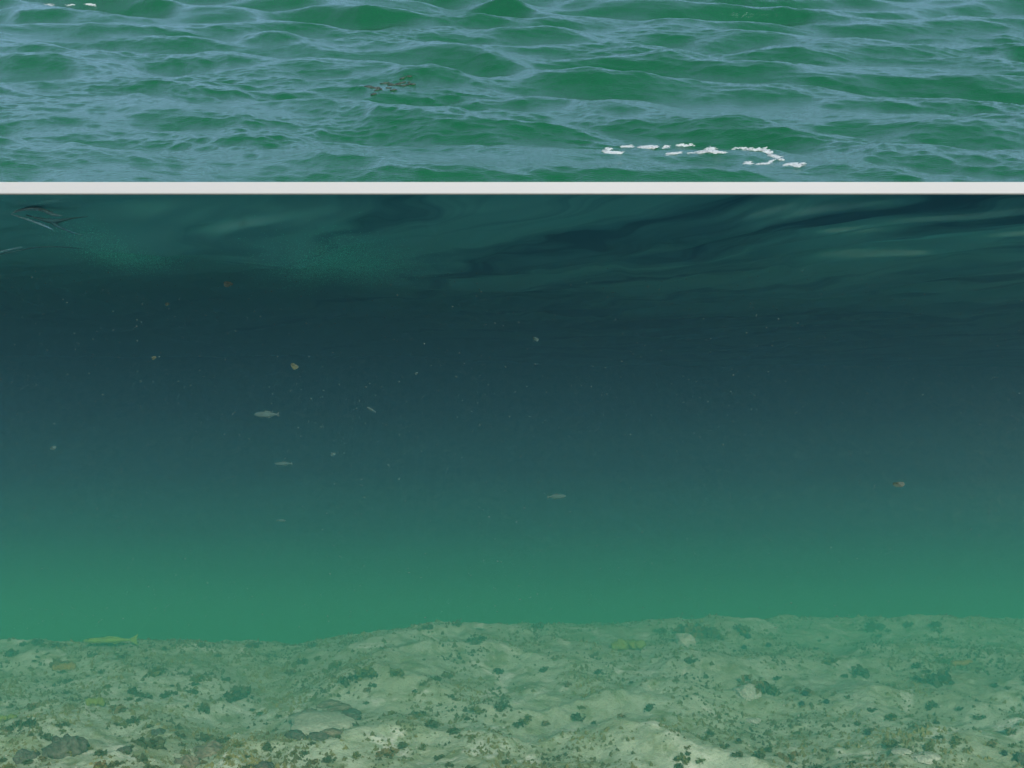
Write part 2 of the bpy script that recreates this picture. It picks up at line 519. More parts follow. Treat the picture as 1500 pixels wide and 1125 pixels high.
def foam_patch(loc_px, label, strokes):
    """Low mounds of foam lying on the waves; strokes are runs of points with a half width in metres."""
    x, y = sea_at(*loc_px)
    P0 = Vector([float(c) for c in sea_point(np.array(x), np.array(y))])
    root = empty('foam_streak', P0)
    tag(root, label, 'foam')
    rnd = np.random.default_rng(len(strokes) * 7 + 1)
    for pts, wid in strokes:
        verts, faces = [], []
        wid = wid * 2.0
        n = 26 * (len(pts) - 1)
        for k in range(n):
            t = k / n * (len(pts) - 1); i = int(t); f = t - i
            cx_, cy_ = sea_at(pts[i][0] * (1 - f) + pts[i + 1][0] * f, pts[i][1] * (1 - f) + pts[i + 1][1] * f + rnd.normal(0, .7))
            w = wid * (0.3 + 0.6 * rnd.random()) * (0.45 + 0.55 * math.sin(math.pi * (k + 0.5) / n))
            cx_ += rnd.normal(0, wid * 0.3)
            base = len(verts)
            ring = 9
            e = 0.012
            X, Y, Z = sea_point(np.array([cx_, cx_ - e, cx_ + e, cx_, cx_]), np.array([cy_, cy_, cy_, cy_ - e, cy_ + e]))
            Q = [Vector((float(X[j]), float(Y[j]), float(Z[j]))) for j in range(5)]
            ta = (Q[2] - Q[1]).normalized(); tb = (Q[4] - Q[3]).normalized()
            nn_ = ta.cross(tb).normalized()
            pts3 = [Q[0] + nn_ * (0.16 * w)]
            for rr, hh in ((0.6, 0.10), (1.0, -0.06)):
                ph = rnd.random() * 6
                for q in range(ring):
                    a = 2 * math.pi * q / ring
                    rad = w * rr * (1 + 0.35 * math.sin(3 * a + ph) + 0.25 * rnd.normal())
                    pts3.append(Q[0] + ta * (rad * 1.7 * math.cos(a)) + tb * (rad * 1.0 * math.sin(a)) + nn_ * (hh * w))
            verts += [p_ - P0 for p_ in pts3]
            for q in range(ring):
                q2 = (q + 1) % ring
                faces.append((base, base + 1 + q, base + 1 + q2))
                faces.append((base + 1 + q, base + 1 + ring + q, base + 1 + ring + q2, base + 1 + q2))
        mesh_obj('foam_clump', verts, faces, foam_mat, root)['kind'] = 'stuff'

foam_patch((1030, 219), 'broken white streak of foam on the green sea just above the rail', [
    ([(888, 219), (897, 222), (916, 221)], 0.013), ([(893, 214), (894, 219)], 0.010), ([(912, 213), (932, 212)], 0.010),
    ([(945, 214), (952, 214), (960, 213)], 0.022), ([(975, 216), (985, 211)], 0.007), ([(978, 224), (998, 221)], 0.014),
    ([(994, 211), (1016, 212)], 0.011), ([(1010, 223), (1040, 219), (1066, 222)], 0.014), ([(1036, 215), (1046, 218)], 0.012),
    ([(1076, 215), (1100, 217), (1122, 218), (1134, 226), (1148, 233)], 0.013), ([(1098, 236), (1101, 238)], 0.012),
    ([(1110, 239), (1124, 238), (1134, 233)], 0.010), ([(1154, 238), (1164, 240), (1174, 241)], 0.015)])
foam_patch((95, 2), 'faint pale foam flecks at the top edge of the sea, far from the rail', [([(62, 1), (75, 3)], 0.012), ([(88, 4), (100, 2)], 0.010), ([(112, 1), (128, 3)], 0.012)])

brown_weed = principled('brown weed', (0.028, 0.04, 0.03), 0.7, 0.5, 25.0, 0.3)
def floating_weed():
    rnd = random.Random(4)
    x, y = sea_at(570, 120)
    P0 = Vector([float(c) for c in sea_point(np.array(x), np.array(y))])
    root = empty('floating_weed', P0)
    tag(root, 'thin brown scraps of weed adrift on the open green sea', 'seaweed')
    for k in range(22):
        q_ = rnd.random()
        x, y = sea_at(538 + q_ * 62 + rnd.gauss(0, 4), 128 - 12 * q_ + rnd.gauss(0, 5))
        a = rnd.uniform(-0.4, 0.4); l = rnd.uniform(0.015, 0.05); w = rnd.uniform(0.003, 0.006)
        xs = [x - l * math.cos(a), x + w, x + l * math.cos(a), x - w]
        ys = [y - l * math.sin(a), y - w * 2, y + l * math.sin(a), y + w * 2]
        X, Y, Z = sea_point(np.array(xs), np.array(ys))
        vv = [(X[i] - P0.x, Y[i] - 0.004 - P0.y, Z[i] + 0.005 + (0.006 if i == 1 else 0) - P0.z) for i in range(4)]
        vv += [(X[i] - P0.x, Y[i] - P0.y, Z[i] - 0.01 - P0.z) for i in range(4)]
        mesh_obj('weed_blade', vv, [(0, 1, 2, 3), (0, 4, 5, 1), (1, 5, 6, 2), (2, 6, 7, 3), (3, 7, 4, 0)], brown_weed, root)
floating_weed()

# ------------------------------------------------------------------ plants, stones and animals of the sand
def mat_set():
    return {
        'dark_weed': principled('dark green weed', (0.055, 0.052, 0.015), 0.8, 0.5, 40.0, 0.3),
        'olive_weed': principled('olive weed', (0.115, 0.105, 0.022), 0.8, 0.5, 40.0, 0.3),
        'rust_weed': principled('rusty brown weed', (0.125, 0.085, 0.025), 0.8, 0.5, 40.0, 0.3),
        'yellow': principled('yellow green sponge', (0.19, 0.22, 0.035), 0.85, 0.45, 30.0, 0.6),
        'ochre': principled('ochre sponge', (0.30, 0.20, 0.05), 0.85, 0.45, 30.0, 0.6),
        'dark_rock': principled('dark overgrown rock', (0.075, 0.07, 0.045), 0.9, 0.5, 7.0, 1.0, color2=(0.03, 0.03, 0.018)),
        'brown_rock': principled('brown grey rock', (0.15, 0.12, 0.07), 0.9, 0.5, 7.0, 1.0, color2=(0.08, 0.06, 0.035)),
        'pale_rock': principled('pale rock', (0.36, 0.345, 0.24), 0.9, 0.4, 14.0, 0.6),
        'sandy_rock': principled('sand covered rock', (0.29, 0.29, 0.185), 0.95, 0.3, 20.0, 0.6),
        'urchin': principled('black urchin', (0.012, 0.012, 0.012), 0.6, 0.3, 40.0),
        'silver': principled('pale fish skin', (0.036, 0.066, 0.055), 0.9, 0.3, 20.0, 0, 0.2),
        'fin': principled('pale fin', (0.03, 0.055, 0.045), 0.9, 0.3, 30.0),
        'yellow_fish': principled('yellow fish skin', (0.13, 0.19, 0.012), 0.8, 0.3, 20.0, 0, 0.5),
        'eye': principled('dark eye', (0.01, 0.01, 0.01), 0.2, 0.1, 10.0, 0, 0.6),
        'leaf': principled('drifting leaf', (0.045, 0.05, 0.028), 0.7, 0.4, 30.0),
        'olive_leaf': principled('drifting olive leaf', (0.045, 0.055, 0.02), 0.7, 0.4, 30.0),
        'bubble': principled('turquoise glow', (0.16, 0.95, 0.85), 0.5, 0.2, 10.0),  # turquoise specks stand in for the glow under the surface
        'speck': principled('suspended specks', (0.08, 0.11, 0.09), 0.9, 0.3, 5.0),
        'flake': principled('shell grit and weed scraps', (0.13, 0.11, 0.03), 0.9, 0.6, 3.0, color2=(0.035, 0.033, 0.012)),
    }
M = mat_set()

def tuft_mesh(seed, mat, n=34, spread=1.0, tall=0.8):
    """A low clump about one unit wide: small crinkled leaflets set at all angles round a few knots."""
    rnd = random.Random(seed)
    verts, faces = [], []
    knots = [(rnd.uniform(-.36, .36) * spread, rnd.uniform(-.26, .26) * spread, rnd.uniform(.0, .55) * tall, rnd.uniform(.12, .3)) for _ in range(6)]
    for k in range(n):
        kx, ky, kz, kr = rnd.choice(knots)
        c = Vector((kx + rnd.gauss(0, kr * .55), ky + rnd.gauss(0, kr * .55), max(-.05, kz * rnd.random() ** .4 + rnd.gauss(0, kr * .4))))
        d = Vector((rnd.gauss(0, 1), rnd.gauss(0, 1), rnd.gauss(0.3, .8))).normalized()
        e = d.orthogonal().normalized()
        e.rotate(Matrix.Rotation(rnd.random() * 6.28, 3, d))
        f = d.cross(e)
        r = rnd.uniform(.06, .15)
        b = len(verts)
        for q in range(5):
            a = 6.283 * q / 5
            rr = r * rnd.uniform(.5, 1.3)
            verts.append(c + e * rr * math.cos(a) * 1.4 + f * rr * math.sin(a) + d * rnd.uniform(-.3, .3) * r)
        faces.append((b, b + 1, b + 2, b + 3, b + 4))
    me = bpy.data.meshes.new('weed_tuft')
    me.from_pydata(verts, [], faces)
    me.materials.append(mat)
    return me

def rock_mesh(seed, mat, sub=4, flat=0.6, rough=0.35, lean=0.0):
    bm = bmesh.new()
    bmesh.ops.create_icosphere(bm, subdivisions=sub, radius=0.5)
    rnd = np.random.default_rng(seed)
    off = rnd.random(3) * 50
    P = np.array([v.co[:] for v in bm.verts])
    d = fbm(P[:, 0] * 2.2 + off[0] + P[:, 2] * 1.3, P[:, 1] * 2.2 + off[1] - P[:, 2] * 1.1, 4, seed)
    d = d + 0.35 * fbm(P[:, 0] * 9 + off[2] + P[:, 2] * 7, P[:, 1] * 9 - P[:, 2] * 6, 3, seed + 3)
    for v, q in zip(bm.verts, d):
        v.co = v.co * (1 + rough * float(q))
        v.co.z = v.co.z * flat + lean * v.co.x
    me = bpy.data.meshes.new('rock'); bm.to_mesh(me); bm.free()
    me.polygons.foreach_set('use_smooth', [sub > 2] * len(me.polygons))
    me.materials.append(mat)
    return me

def put(name, me, loc, sc, rz, label, cat, group=None):
    o = bpy.data.objects.new(name, me)
    o.location = loc
    o.scale = sc if isinstance(sc, tuple) else (sc,) * 3
    o.rotation_euler = (0, 0, rz)
    col.objects.link(o)
    tag(o, label, cat, group)
    return o

def px_size(p, pixels):
    return pixels / 1600.0 * p.y

rnd = random.Random(21)
# --- stones one can tell apart
def stone(px, py, wpx, mat, seed, flat, label, depth=1.0, rough=0.35, sink=0.12, rz=0.0, sub=4):
    p = ground_at(px, py)
    w = px_size(p, wpx)
    return put('rock', rock_mesh(seed, mat, sub, flat, rough), (p.x, p.y + w * depth * 0.25, p.z + w * flat * 0.2 - sink * w), (w, w * depth, w), rz, label, 'rock')
stone(98, 1102, 56, M['dark_rock'], 3, 0.75, 'dark jagged rock on the sand near the bottom left corner', 0.9, 0.55)
stone(44, 1110, 36, M['dark_rock'], 9, 0.6, 'smaller dark rock just left of the dark jagged rock', 0.9, 0.5)
stone(232, 1072, 20, M['dark_rock'], 14, 0.5, 'small black stone on the sand behind the brown grey rocks', 1.0, 0.45)
stone(184, 1096, 18, M['dark_rock'], 15, 0.5, 'small dark stone between the dark jagged rock and the brown rocks', 1.0, 0.45)
stone(312, 1102, 54, M['brown_rock'], 22, 0.5, 'broad brown grey rock lying half buried at the bottom edge', 0.9, 0.4)
stone(276, 1118, 32, M['brown_rock'], 25, 0.7, 'reddish brown lump of rock left of the broad brown grey rock', 0.9, 0.45)
stone(388, 1122, 26, M['dark_rock'], 27, 0.6, 'small dark rock right of the broad brown grey rock', 0.9, 0.45)
stone(1494, 1114, 26, M['dark_rock'], 33, 0.8, 'dark rock cut by the right edge near the bottom corner', 0.9, 0.5)
stone(1003, 942, 30, M['pale_rock'], 41, 0.75, 'pale pointed rock at the crest under a rust brown bush', 0.9, 0.4, 0.1)
stone(1092, 1020, 36, M['pale_rock'], 43, 0.75, 'pale pointed rock in mid sand under a rust brown bush', 0.9, 0.4, 0.1)
stone(1100, 1054, 30, M['pale_rock'], 45, 0.3, 'low flat pale stone in front of the pale pointed rock', 0.9, 0.35, 0.06)
stone(1352, 1110, 44, M['pale_rock'], 47, 0.28, 'flat whitish stone at the bottom edge on the right', 1.0, 0.35, 0.04)
stone(1318, 1100, 26, M['pale_rock'], 48, 0.25, 'thin pale slab left of the flat whitish stone', 1.0, 0.35, 0.03)

# --- the flat sand-covered rock with its dark edge stones
p = ground_at(474, 1062)
fr = empty('flat_rock', p)
tag(fr, 'flat sand covered rock ringed with dark weedy lumps, left of centre', 'rock')
w = px_size(p, 100)
def fr_part(name, me, dx, dy, dz, sc, rz=0.0):
    o = bpy.data.objects.new(name, me); col.objects.link(o); o.parent = fr
    o.location = (dx, dy, dz); o.scale = sc; o.rotation_euler = (0, 0, rz)
    return o
fr_part('slab', rock_mesh(61, M['sandy_rock'], 4, 0.22, 0.22), 0, 0.08, 0.012, (w, w * 1.1, w), 0.35)
lump_d = rock_mesh(62, M['dark_rock'], 3, 0.55, 0.5)
lump_b = rock_mesh(63, M['brown_rock'], 3, 0.55, 0.5)
for k, (qx, qy, s, mm) in enumerate(((436, 1076, 26, lump_d), (468, 1077, 22, lump_d), (486, 1072, 24, lump_b), (505, 1062, 26, lump_d),
                                     (515, 1048, 26, lump_d), (500, 1036, 24, lump_b), (484, 1030, 22, lump_b), (456, 1040, 14, lump_b),
                                     (442, 1054, 12, lump_b), (520, 1042, 18, lump_d))):
    g = ground_at(qx, qy)
    sw = px_size(g, s)
    fr_part('edge_lump', mm, g.x - p.x, g.y - p.y, g.z - p.z + 0.008, (sw * 1.5, sw * .9, sw * .9), rnd.uniform(-.6, .6))

# --- sponges
def sponge(px, py, wpx, hpx, mat, seed, label):
    p = ground_at(px, py)
    w = px_size(p, wpx); h = px_size(p, hpx)
    t = empty('sponge', p); tag(t, label, 'sponge')
    rr = random.Random(seed)
    for k in range(5):
        me = rock_mesh(seed + k, mat, 3, 0.8, 0.4)
        o = bpy.data.objects.new('lobe', me); col.objects.link(o); o.parent = t
        s = rr.uniform(.45, .7)
        o.location = ((k - 2) / 4.6 * w, rr.uniform(-.1, .1) * w, h * (.35 + .1 * rr.random()) + (k - 2) * 0.03 * h)
        o.scale = (w * s * .7, w * s * .6, h * (0.9 + .4 * rr.random()))
sponge(918, 950, 40, 17, M['yellow'], 201, 'bright yellow green sponge on the sand below the crest')
sponge(1406, 973, 28, 9, M['ochre'], 211, 'flat ochre yellow sponge on the sand near the right edge')
sponge(97, 979, 26, 11, M['ochre'], 221, 'small ochre brown sponge on the sand near the left edge')
sponge(144, 1030, 22, 12, M['yellow'], 231, 'small yellow green sponge on the left sand above the rocks')
sponge(14, 1052, 24, 9, M['yellow'], 241, 'dull yellow green sponge cut by the left edge')

# --- rust brown bushes behind the pale rocks, each with darker weed
def bush(px, py, wpx, label, seed):
    p = ground_at(px, py)
    w = px_size(p, wpx)
    t = empty('weed_bush', p); tag(t, label, 'seaweed')
    for nm, mt, dx, dy, s, sd in (('rust_frond', M['rust_weed'], -.24, 0, .62, seed), ('rust_frond', M['rust_weed'], -.05, .05, .5, seed + 1),
                                  ('dark_frond', M['dark_weed'], .2, 0, .5, seed + 2), ('dark_frond', M['olive_weed'], .36, -.1, .4, seed + 3)):
        o = bpy.data.objects.new(nm, tuft_mesh(sd, mt, 110)); col.objects.link(o); o.parent = t
        o.location = (dx * w, dy * w, 0); o.scale = (s * w,) * 3
bush(1024, 932, 62, 'rust brown weed bush at the crest above a pale rock', 301)
bush(1110, 1010, 60, 'rust brown weed bush in mid sand above a pale rock', 311)

# --- sea urchins
def urchin_base():
    t = empty('sea_urchin', (0, 0, 0))
    bm = bmesh.new(); bmesh.ops.create_icosphere(bm, subdivisions=2, radius=0.36)
    for v in bm.verts: v.co.z *= 0.8
    me = bpy.data.meshes.new('body'); bm.to_mesh(me); bm.free(); me.materials.append(M['urchin'])
    o = bpy.data.objects.new('body', me); col.objects.link(o); o.parent = t; o.location = (0, 0, .26)
    verts, faces = [], []
    n = 110
    for k in range(n):
        z = 1 - 1.5 * (k + .5) / n; a = k * 2.39996
        r = math.sqrt(max(0, 1 - z * z)); d = Vector((r * math.cos(a), r * math.sin(a), z))
        u = d.orthogonal().normalized() * .035; v = d.cross(u).normalized() * .035
        c = Vector((0, 0, .26)) + d * .28; tip = Vector((0, 0, .26)) + d * (.5 + .1 * math.sin(k * 7.1))
        b = len(verts)
        verts += [c + u, c - u * .5 + v * .87, c - u * .5 - v * .87, tip]
        faces += [(b, b + 1, b + 3), (b + 1, b + 2, b + 3), (b + 2, b, b + 3)]
    sp = mesh_obj('spines', verts, faces, M['urchin'], t, False)
    sp['kind'] = 'stuff'
    return t
ur0 = urchin_base()
URCH = [(1088, 949, 9, 'black sea urchin at the crest, left one of the pair below a tall weed'), (1124, 946, 9, 'black sea urchin at the crest, right one of the pair below a tall weed'),
        (1172, 1031, 10, 'black sea urchin in mid sand, left one of the pair right of the rust bush'), (1208, 1028, 10, 'black sea urchin in mid sand, right one of the pair right of the rust bush'),
        (1268, 1073, 9, 'lone black sea urchin on bare sand, lower right'), (1466, 1103, 11, 'black sea urchin near the bottom right corner'),
        (1080, 1085, 10, 'lone black sea urchin low in the sand below the flat pale stone'), (1094, 934, 11, 'black sea urchin at the crest, rearmost, close behind the pair'),
        (1177, 1017, 11, 'black sea urchin in mid sand just behind the left one of the pair')]
for i, (px, py, s, lab) in enumerate(URCH):
    if i == 0:
        t = ur0
    else:
        t = ur0.copy(); col.objects.link(t)
        for ch in list(ur0.children):
            c = ch.copy(); col.objects.link(c); c.parent = t
    p = ground_at(px, py)
    t.location = p; t.scale = (px_size(p, s) * 1.05,) * 3; t.rotation_euler = (0, 0, i * 1.3)
    tag(t, lab, 'sea urchin', 'black sea urchins on the sand')

# --- weed tufts: about 280 of them, the largest as things of their own
tufts = {k: [tuft_mesh(400 + 10 * j + i, M[k], 60 + 12 * i) for i in range(5)] for j, k in enumerate(('dark_weed', 'olive_weed', 'rust_weed'))}
TUFT_LABEL = {'dark_weed': 'small dark green weed tuft growing on the pale sand',
              'olive_weed': 'small olive green weed tuft growing on the pale sand',
              'rust_weed': 'small rusty brown weed tuft growing on the pale sand'}
TUFT_GROUP = {'dark_weed': 'dark green weed tufts', 'olive_weed': 'olive weed tufts', 'rust_weed': 'rusty weed tufts'}
spots = [(731, 985, 16), (700, 940, 22), (655, 990, 18), (770, 1055, 18), (846, 1052, 20), (632, 1060, 22), (565, 1104, 26), (620, 1094, 14), (645, 1107, 14),
         (1148, 1108, 26), (1107, 1104, 14), (1080, 1086, 10), (1305, 1089, 18), (1343, 1106, 16), (1445, 1090, 16), (1475, 1072, 20), (1368, 1000, 34),
         (1213, 971, 20), (1178, 1012, 22), (1093, 928, 20), (1012, 968, 18), (1299, 1050, 24), (1256, 986, 24), (1340, 975, 14), (1382, 970, 18),
         (230, 985, 26), (290, 995, 16), (160, 1005, 16), (200, 1014, 20), (247, 1018, 16), (225, 1090, 34), (265, 1076, 16), (300, 1082, 20),
         (395, 1095, 20), (430, 1100, 12), (350, 1088, 16), (445, 970, 18), (425, 985, 16), (490, 978, 20), (540, 990, 30), (510, 1000, 26), (585, 990, 24), (50, 1035, 20),
         (90, 975, 24), (40, 1062, 26), (20, 960, 20), (80, 942, 16), (140, 960, 14), (350, 1022, 30), (300, 1040, 20), (180, 1040, 26), (70, 1078, 18), (150, 1120, 18),
         (700, 1040, 20), (735, 1038, 18), (800, 1060, 14), (668, 1072, 18), (615, 1045, 14), (910, 1048, 12), (950, 1036, 14), (1000, 1112, 18), (995, 1122, 14), (690, 1122, 14)]
cand = []
R2 = np.random.default_rng(77)
tries = 0
for k_ in range(16):
    cand.append((R2.uniform(0, 470), R2.uniform(940, 948), R2.uniform(10, 20)))
for k_ in range(14):
    cand.append((R2.uniform(560, 1500), R2.uniform(914, 926), R2.uniform(9, 17)))
while len(cand) < 235 and tries < 30000:
    tries += 1
    px = R2.uniform(-20, 1520); py = 915 + 210 * R2.random() ** 0.8
    dens = 0.35 + 0.9 * float(noise(px / 120.0, py / 42.0, 91)) + (0.35 if px < 560 else 0.12 if px > 980 else -0.05)
    if R2.random() > dens: continue
    cand.append((px, py, R2.uniform(7, 16) * (0.6 + 0.5 * (py - 900) / 225)))
TUFTS, TUFT_OBJ = [], []
for px, py, s in spots + cand:
    if px < 560 and py < 942 or px > 560 and py < 912: continue
    p = ground_at(px, py)
    kx = R2.random()
    kind = 'dark_weed' if kx < 0.60 else 'olive_weed' if kx < 0.86 else 'rust_weed'
    w = px_size(p, s) * 0.98
    TUFTS.append((px, py, kind, len(TUFTS)))
    o = put('weed_tuft', tufts[kind][int(R2.integers(5))], p, (w * R2.uniform(.9, 1.3), w * R2.uniform(.9, 1.4), w * R2.uniform(.75, 1.15)), R2.uniform(-.5, .5) + (math.pi if R2.random() < .5 else 0),
            TUFT_LABEL[kind], 'seaweed', TUFT_GROUP[kind])
    TUFT_OBJ.append(o)

LAND = [(98, 1102, 'the dark jagged rock'), (44, 1110, 'the leftmost dark rock'), (232, 1072, 'the small black stone'),
        (312, 1102, 'the broad brown grey rock'), (388, 1122, 'the bottom edge dark rock'), (1494, 1114, 'the dark corner rock'),
        (1003, 942, 'the pale crest rock'), (1092, 1020, 'the pale pointed rock'), (1100, 1054, 'the low flat pale stone'),
        (1352, 1110, 'the flat whitish stone'), (474, 1055, 'the flat sand covered rock'), (918, 950, 'the bright yellow sponge'),
        (1406, 973, 'the flat ochre sponge'), (97, 979, 'the ochre brown sponge'), (144, 1030, 'the small yellow green sponge'),
        (14, 1052, 'the left edge sponge'), (1024, 928, 'the crest rust bush'), (1110, 1008, 'the mid sand rust bush'),
        (1124, 946, 'the crest urchin pair'), (1190, 1030, 'the mid sand urchin pair'), (1268, 1073, 'the lone right urchin'),
        (1466, 1103, 'the corner urchin'), (1080, 1085, 'the lone centre urchin'), (168, 946, 'the yellow fish')]
ORD = ['nearest', 'second nearest', 'third nearest', 'fourth nearest', 'fifth nearest', 'sixth nearest', 'seventh nearest', 'eighth nearest',
       'ninth nearest', 'tenth nearest', 'eleventh nearest', 'twelfth nearest', 'thirteenth nearest', 'fourteenth nearest', 'fifteenth nearest']
COLOUR = {'dark_weed': 'dark green', 'olive_weed': 'olive green', 'rust_weed': 'rusty brown'}
bins = {}
for px, py, kind, i in TUFTS:
    d, lx, ly, ln = min((math.hypot(px - a, (py - b) * 1.6), a, b, c) for a, b, c in LAND)
    dx, dy = px - lx, (py - ly) * 1.6
    side = ('left of' if dx < 0 else 'right of') if abs(dx) > abs(dy) else ('behind' if dy < 0 else 'in front of')
    bins.setdefault((kind, ln, side), []).append((d, i))
for (kind, ln, side), lst in bins.items():
    lst.sort()
    for r_, (d, i) in enumerate(lst):
        TUFT_OBJ[i]['label'] = COLOUR[kind] + ' weed tuft ' + (ORD[r_] + ' ' if len(lst) > 1 else 'growing ') + side + ' ' + ln

# --- weed scraps and grit too many to count
def scraps(name, label, n, smin, smax, mat, seed, flat):
    r3 = np.random.default_rng(seed)
    xs, ys, ss = [], [], []
    while len(xs) < n:
        k = n * 4
        y = r3.uniform(6.2, 11.4, k); x = r3.uniform(-0.52, 0.52, k) * y
        dn = 0.30 + 0.9 * noise(x * 1.6, y * 1.3, 95) + 0.35 * noise(x * 6, y * 5, 96) + 0.2 * smooth(-0.5, -2.5, x)
        ok = (r3.random(k) < dn) & (y < crest_y(x) + 0.25)
        xs += list(x[ok]); ys += list(y[ok])
    xs = np.array(xs[:n]); ys = np.array(ys[:n])
    zs = terrain(xs, ys)
    sz = smin + (smax - smin) * r3.random(n) ** 2.5
    a = r3.random(n) * 6.28
    verts = np.zeros((n, 5, 3)); 
    for k in range(4):
        rad = sz * (0.5 + 0.7 * r3.random(n))
        verts[:, k, 0] = xs + rad * np.cos(a + k * 1.57); verts[:, k, 1] = ys + rad * np.sin(a + k * 1.57); verts[:, k, 2] = zs - 0.2 * sz
    verts[:, 4, 0] = xs + sz * r3.normal(0, .3, n); verts[:, 4, 1] = ys; verts[:, 4, 2] = zs + sz * flat * (0.5 + r3.random(n))
    fc = []
    for i in range(n):
        b = i * 5
        fc += [(b, b + 1, b + 4), (b + 1, b + 2, b + 4), (b + 2, b + 3, b + 4), (b + 3, b, b + 4)]
    o = mesh_obj(name, verts.reshape(-1, 3).tolist(), fc, mat, shade=False)
    tag(o, label, kind='stuff')
scraps('weed_scraps', 'tiny dark scraps of weed and grit strewn over the sand', 30000, 0.005, 0.028, M['flake'], 5, 0.8)
scraps('shell_grit', 'tiny pale bits of shell strewn over the sand', 3000, 0.004, 0.014, M['pale_rock'], 6, 0.6)

# ------------------------------------------------------------------ fish
def fish(name, loc, length, heading, label, body_mat, fin_mat, tilt=0.0, deep=0.22, fork=True, cat='fish', group=None):
    """A slim fish, nose towards -x before turning: lofted body, forked tail, dorsal and belly fins, eyes."""
    t = empty(name, loc, heading); t.rotation_euler = (0, tilt, heading)
    tag(t, label, cat, group)
    prof = [(-.50, .004), (-.47, .035), (-.42, .062), (-.33, .088), (-.2, .105), (-.05, .106), (.1, .092), (.22, .068), (.32, .042), (.38, .028)]
    verts, faces = [], []
    seg = 10
    for x, r in prof:
        for k in range(seg):
            a = 2 * math.pi * k / seg
            verts.append((x * length, r * .55 * length * math.cos(a), r * (deep / .22) * length * math.sin(a) * (1.0 if math.sin(a) > 0 else 1.1)))
    for i in range(len(prof) - 1):
        for k in range(seg):
            k2 = (k + 1) % seg
            faces.append((i * seg + k, i * seg + k2, (i + 1) * seg + k2, (i + 1) * seg + k))
    faces.append(tuple(range(seg))[::-1]); faces.append(tuple((len(prof) - 1) * seg + k for k in range(seg)))
    mesh_obj('body', verts, faces, body_mat, t)
    def fin(name, pts, th=.006):
        v = [(x * length, -th * length, z * length) for x, z in pts] + [(x * length, th * length, z * length) for x, z in pts]
        n = len(pts)
        f = [tuple(range(n)), tuple(range(2 * n - 1, n - 1, -1))] + [(i, n + i, n + (i + 1) % n, (i + 1) % n) for i in range(n)]
        mesh_obj(name, v, f, fin_mat, t, False)
    fin('tail', [(.36, .02), (.50, .11), (.47, .0), (.50, -.11), (.36, -.02)])
    d = deep / .22
    fin('dorsal_fin', [(-.12, .10 * d), (-.05, .15 * d), (.12, .12 * d), (.2, .065 * d)])
    fin('belly_fin', [(.02, -.10 * d), (.07, -.15 * d), (.18, -.09 * d), (.2, -.07 * d)])
    for s in (-1, 1):
        bm = bmesh.new(); bmesh.ops.create_icosphere(bm, subdivisions=1, radius=.016 * length)
        me = bpy.data.meshes.new('eye'); bm.to_mesh(me); bm.free(); me.materials.append(M['eye'])
        o = bpy.data.objects.new('eye', me); col.objects.link(o); o.parent = t
        o.location = (-.40 * length, s * .034 * length, .02 * length)
    return t
def L_px(y, n): return n / 1600.0 * y
fish('small_fish', at(391, 607, 7.2), L_px(7.2, 36), 0.15, 'small pale fish in dark mid water, largest of the pale ones on the left', M['silver'], M['fin'], 0.0, 0.24)
fish('small_fish', at(815, 727, 7.4), L_px(7.4, 28), math.pi, 'small pale fish with a spread tail near the middle of the water', M['silver'], M['fin'], 0.05, 0.24)
fish('small_fish', at(544, 600, 7.3), L_px(7.3, 16), 0.4, 'tiny bright sliver of a fish slanting down, right of the larger pale fish', M['silver'], M['fin'], 0.5, 0.2)
fish('small_fish', at(416, 679, 7.9), L_px(7.9, 26), 0.2, 'dim pale fish below the larger pale fish on the left', M['silver'], M['fin'], 0.0, 0.2)
fish('small_fish', at(413, 762, 7.7), L_px(7.7, 15), 2.9, 'tiny pale fish low in the water on the left, above the green band', M['silver'], M['fin'], 0.0, 0.2)
g = ground_at(168, 946)
fish('yellow_fish', (g.x, g.y - 0.05, g.z + 0.07), L_px(g.y, 78), 0.08, 'long slim yellow green fish gliding just over the far left sand', M['yellow_fish'], M['yellow_fish'], 0.0, 0.11)

# ------------------------------------------------------------------ drifting scraps, specks and painted glow patches
def leaf_bit(px, py, y, wpx, mat, label, seed):
    rr = random.Random(seed)
    w = L_px(y, wpx)
    n = 9
    v = [(0, 0, .08 * w)]
    for k in range(n):
        a = 2 * math.pi * k / n
        r = w * .5 * rr.uniform(.65, 1.15)
        v.append((r * math.cos(a), .12 * w * math.sin(2 * a), r * .62 * math.sin(a)))
    v2 = [(a, b + .03 * w, c) for a, b, c in v]
    f = [(0, 1 + k, 1 + (k + 1) % n) for k in range(n)] + [(n + 1, n + 2 + (k + 1) % n, n + 2 + k) for k in range(n)]
    f += [(1 + k, n + 2 + k, n + 2 + (k + 1) % n, 1 + (k + 1) % n) for k in range(n)]
    o = mesh_obj('drifting_scrap', v + v2, f, mat, None, False)
    o.location = at(px, py, y); o.rotation_euler = (rr.uniform(-.4, .4), rr.uniform(-.4, .4), rr.uniform(-.4, .4))
    tag(o, label, 'scrap')
leaf_bit(333, 416, 6.9, 16, M['leaf'], 'tan scrap drifting just under the bright surface patch', 1)
leaf_bit(1315, 709, 7.0, 16, M['leaf'], 'rounded tan scrap drifting in the green water on the right', 2)
leaf_bit(431, 537, 7.1, 15, M['olive_leaf'], 'olive scrap drifting in the dark water above the pale fish', 3)
leaf_bit(244, 445, 7.0, 9, M['olive_leaf'], 'tiny olive scrap high in the dark water on the left', 4)
leaf_bit(785, 497, 7.2, 9, M['silver'], 'tiny pale scrap in the dark water near the middle', 5)
leaf_bit(78, 656, 7.2, 10, M['silver'], 'tiny pale scrap in the dark water near the left edge', 6)
leaf_bit(610, 547, 7.2, 7, M['silver'], 'tiny pale scrap in the dark water right of the olive scrap', 7)
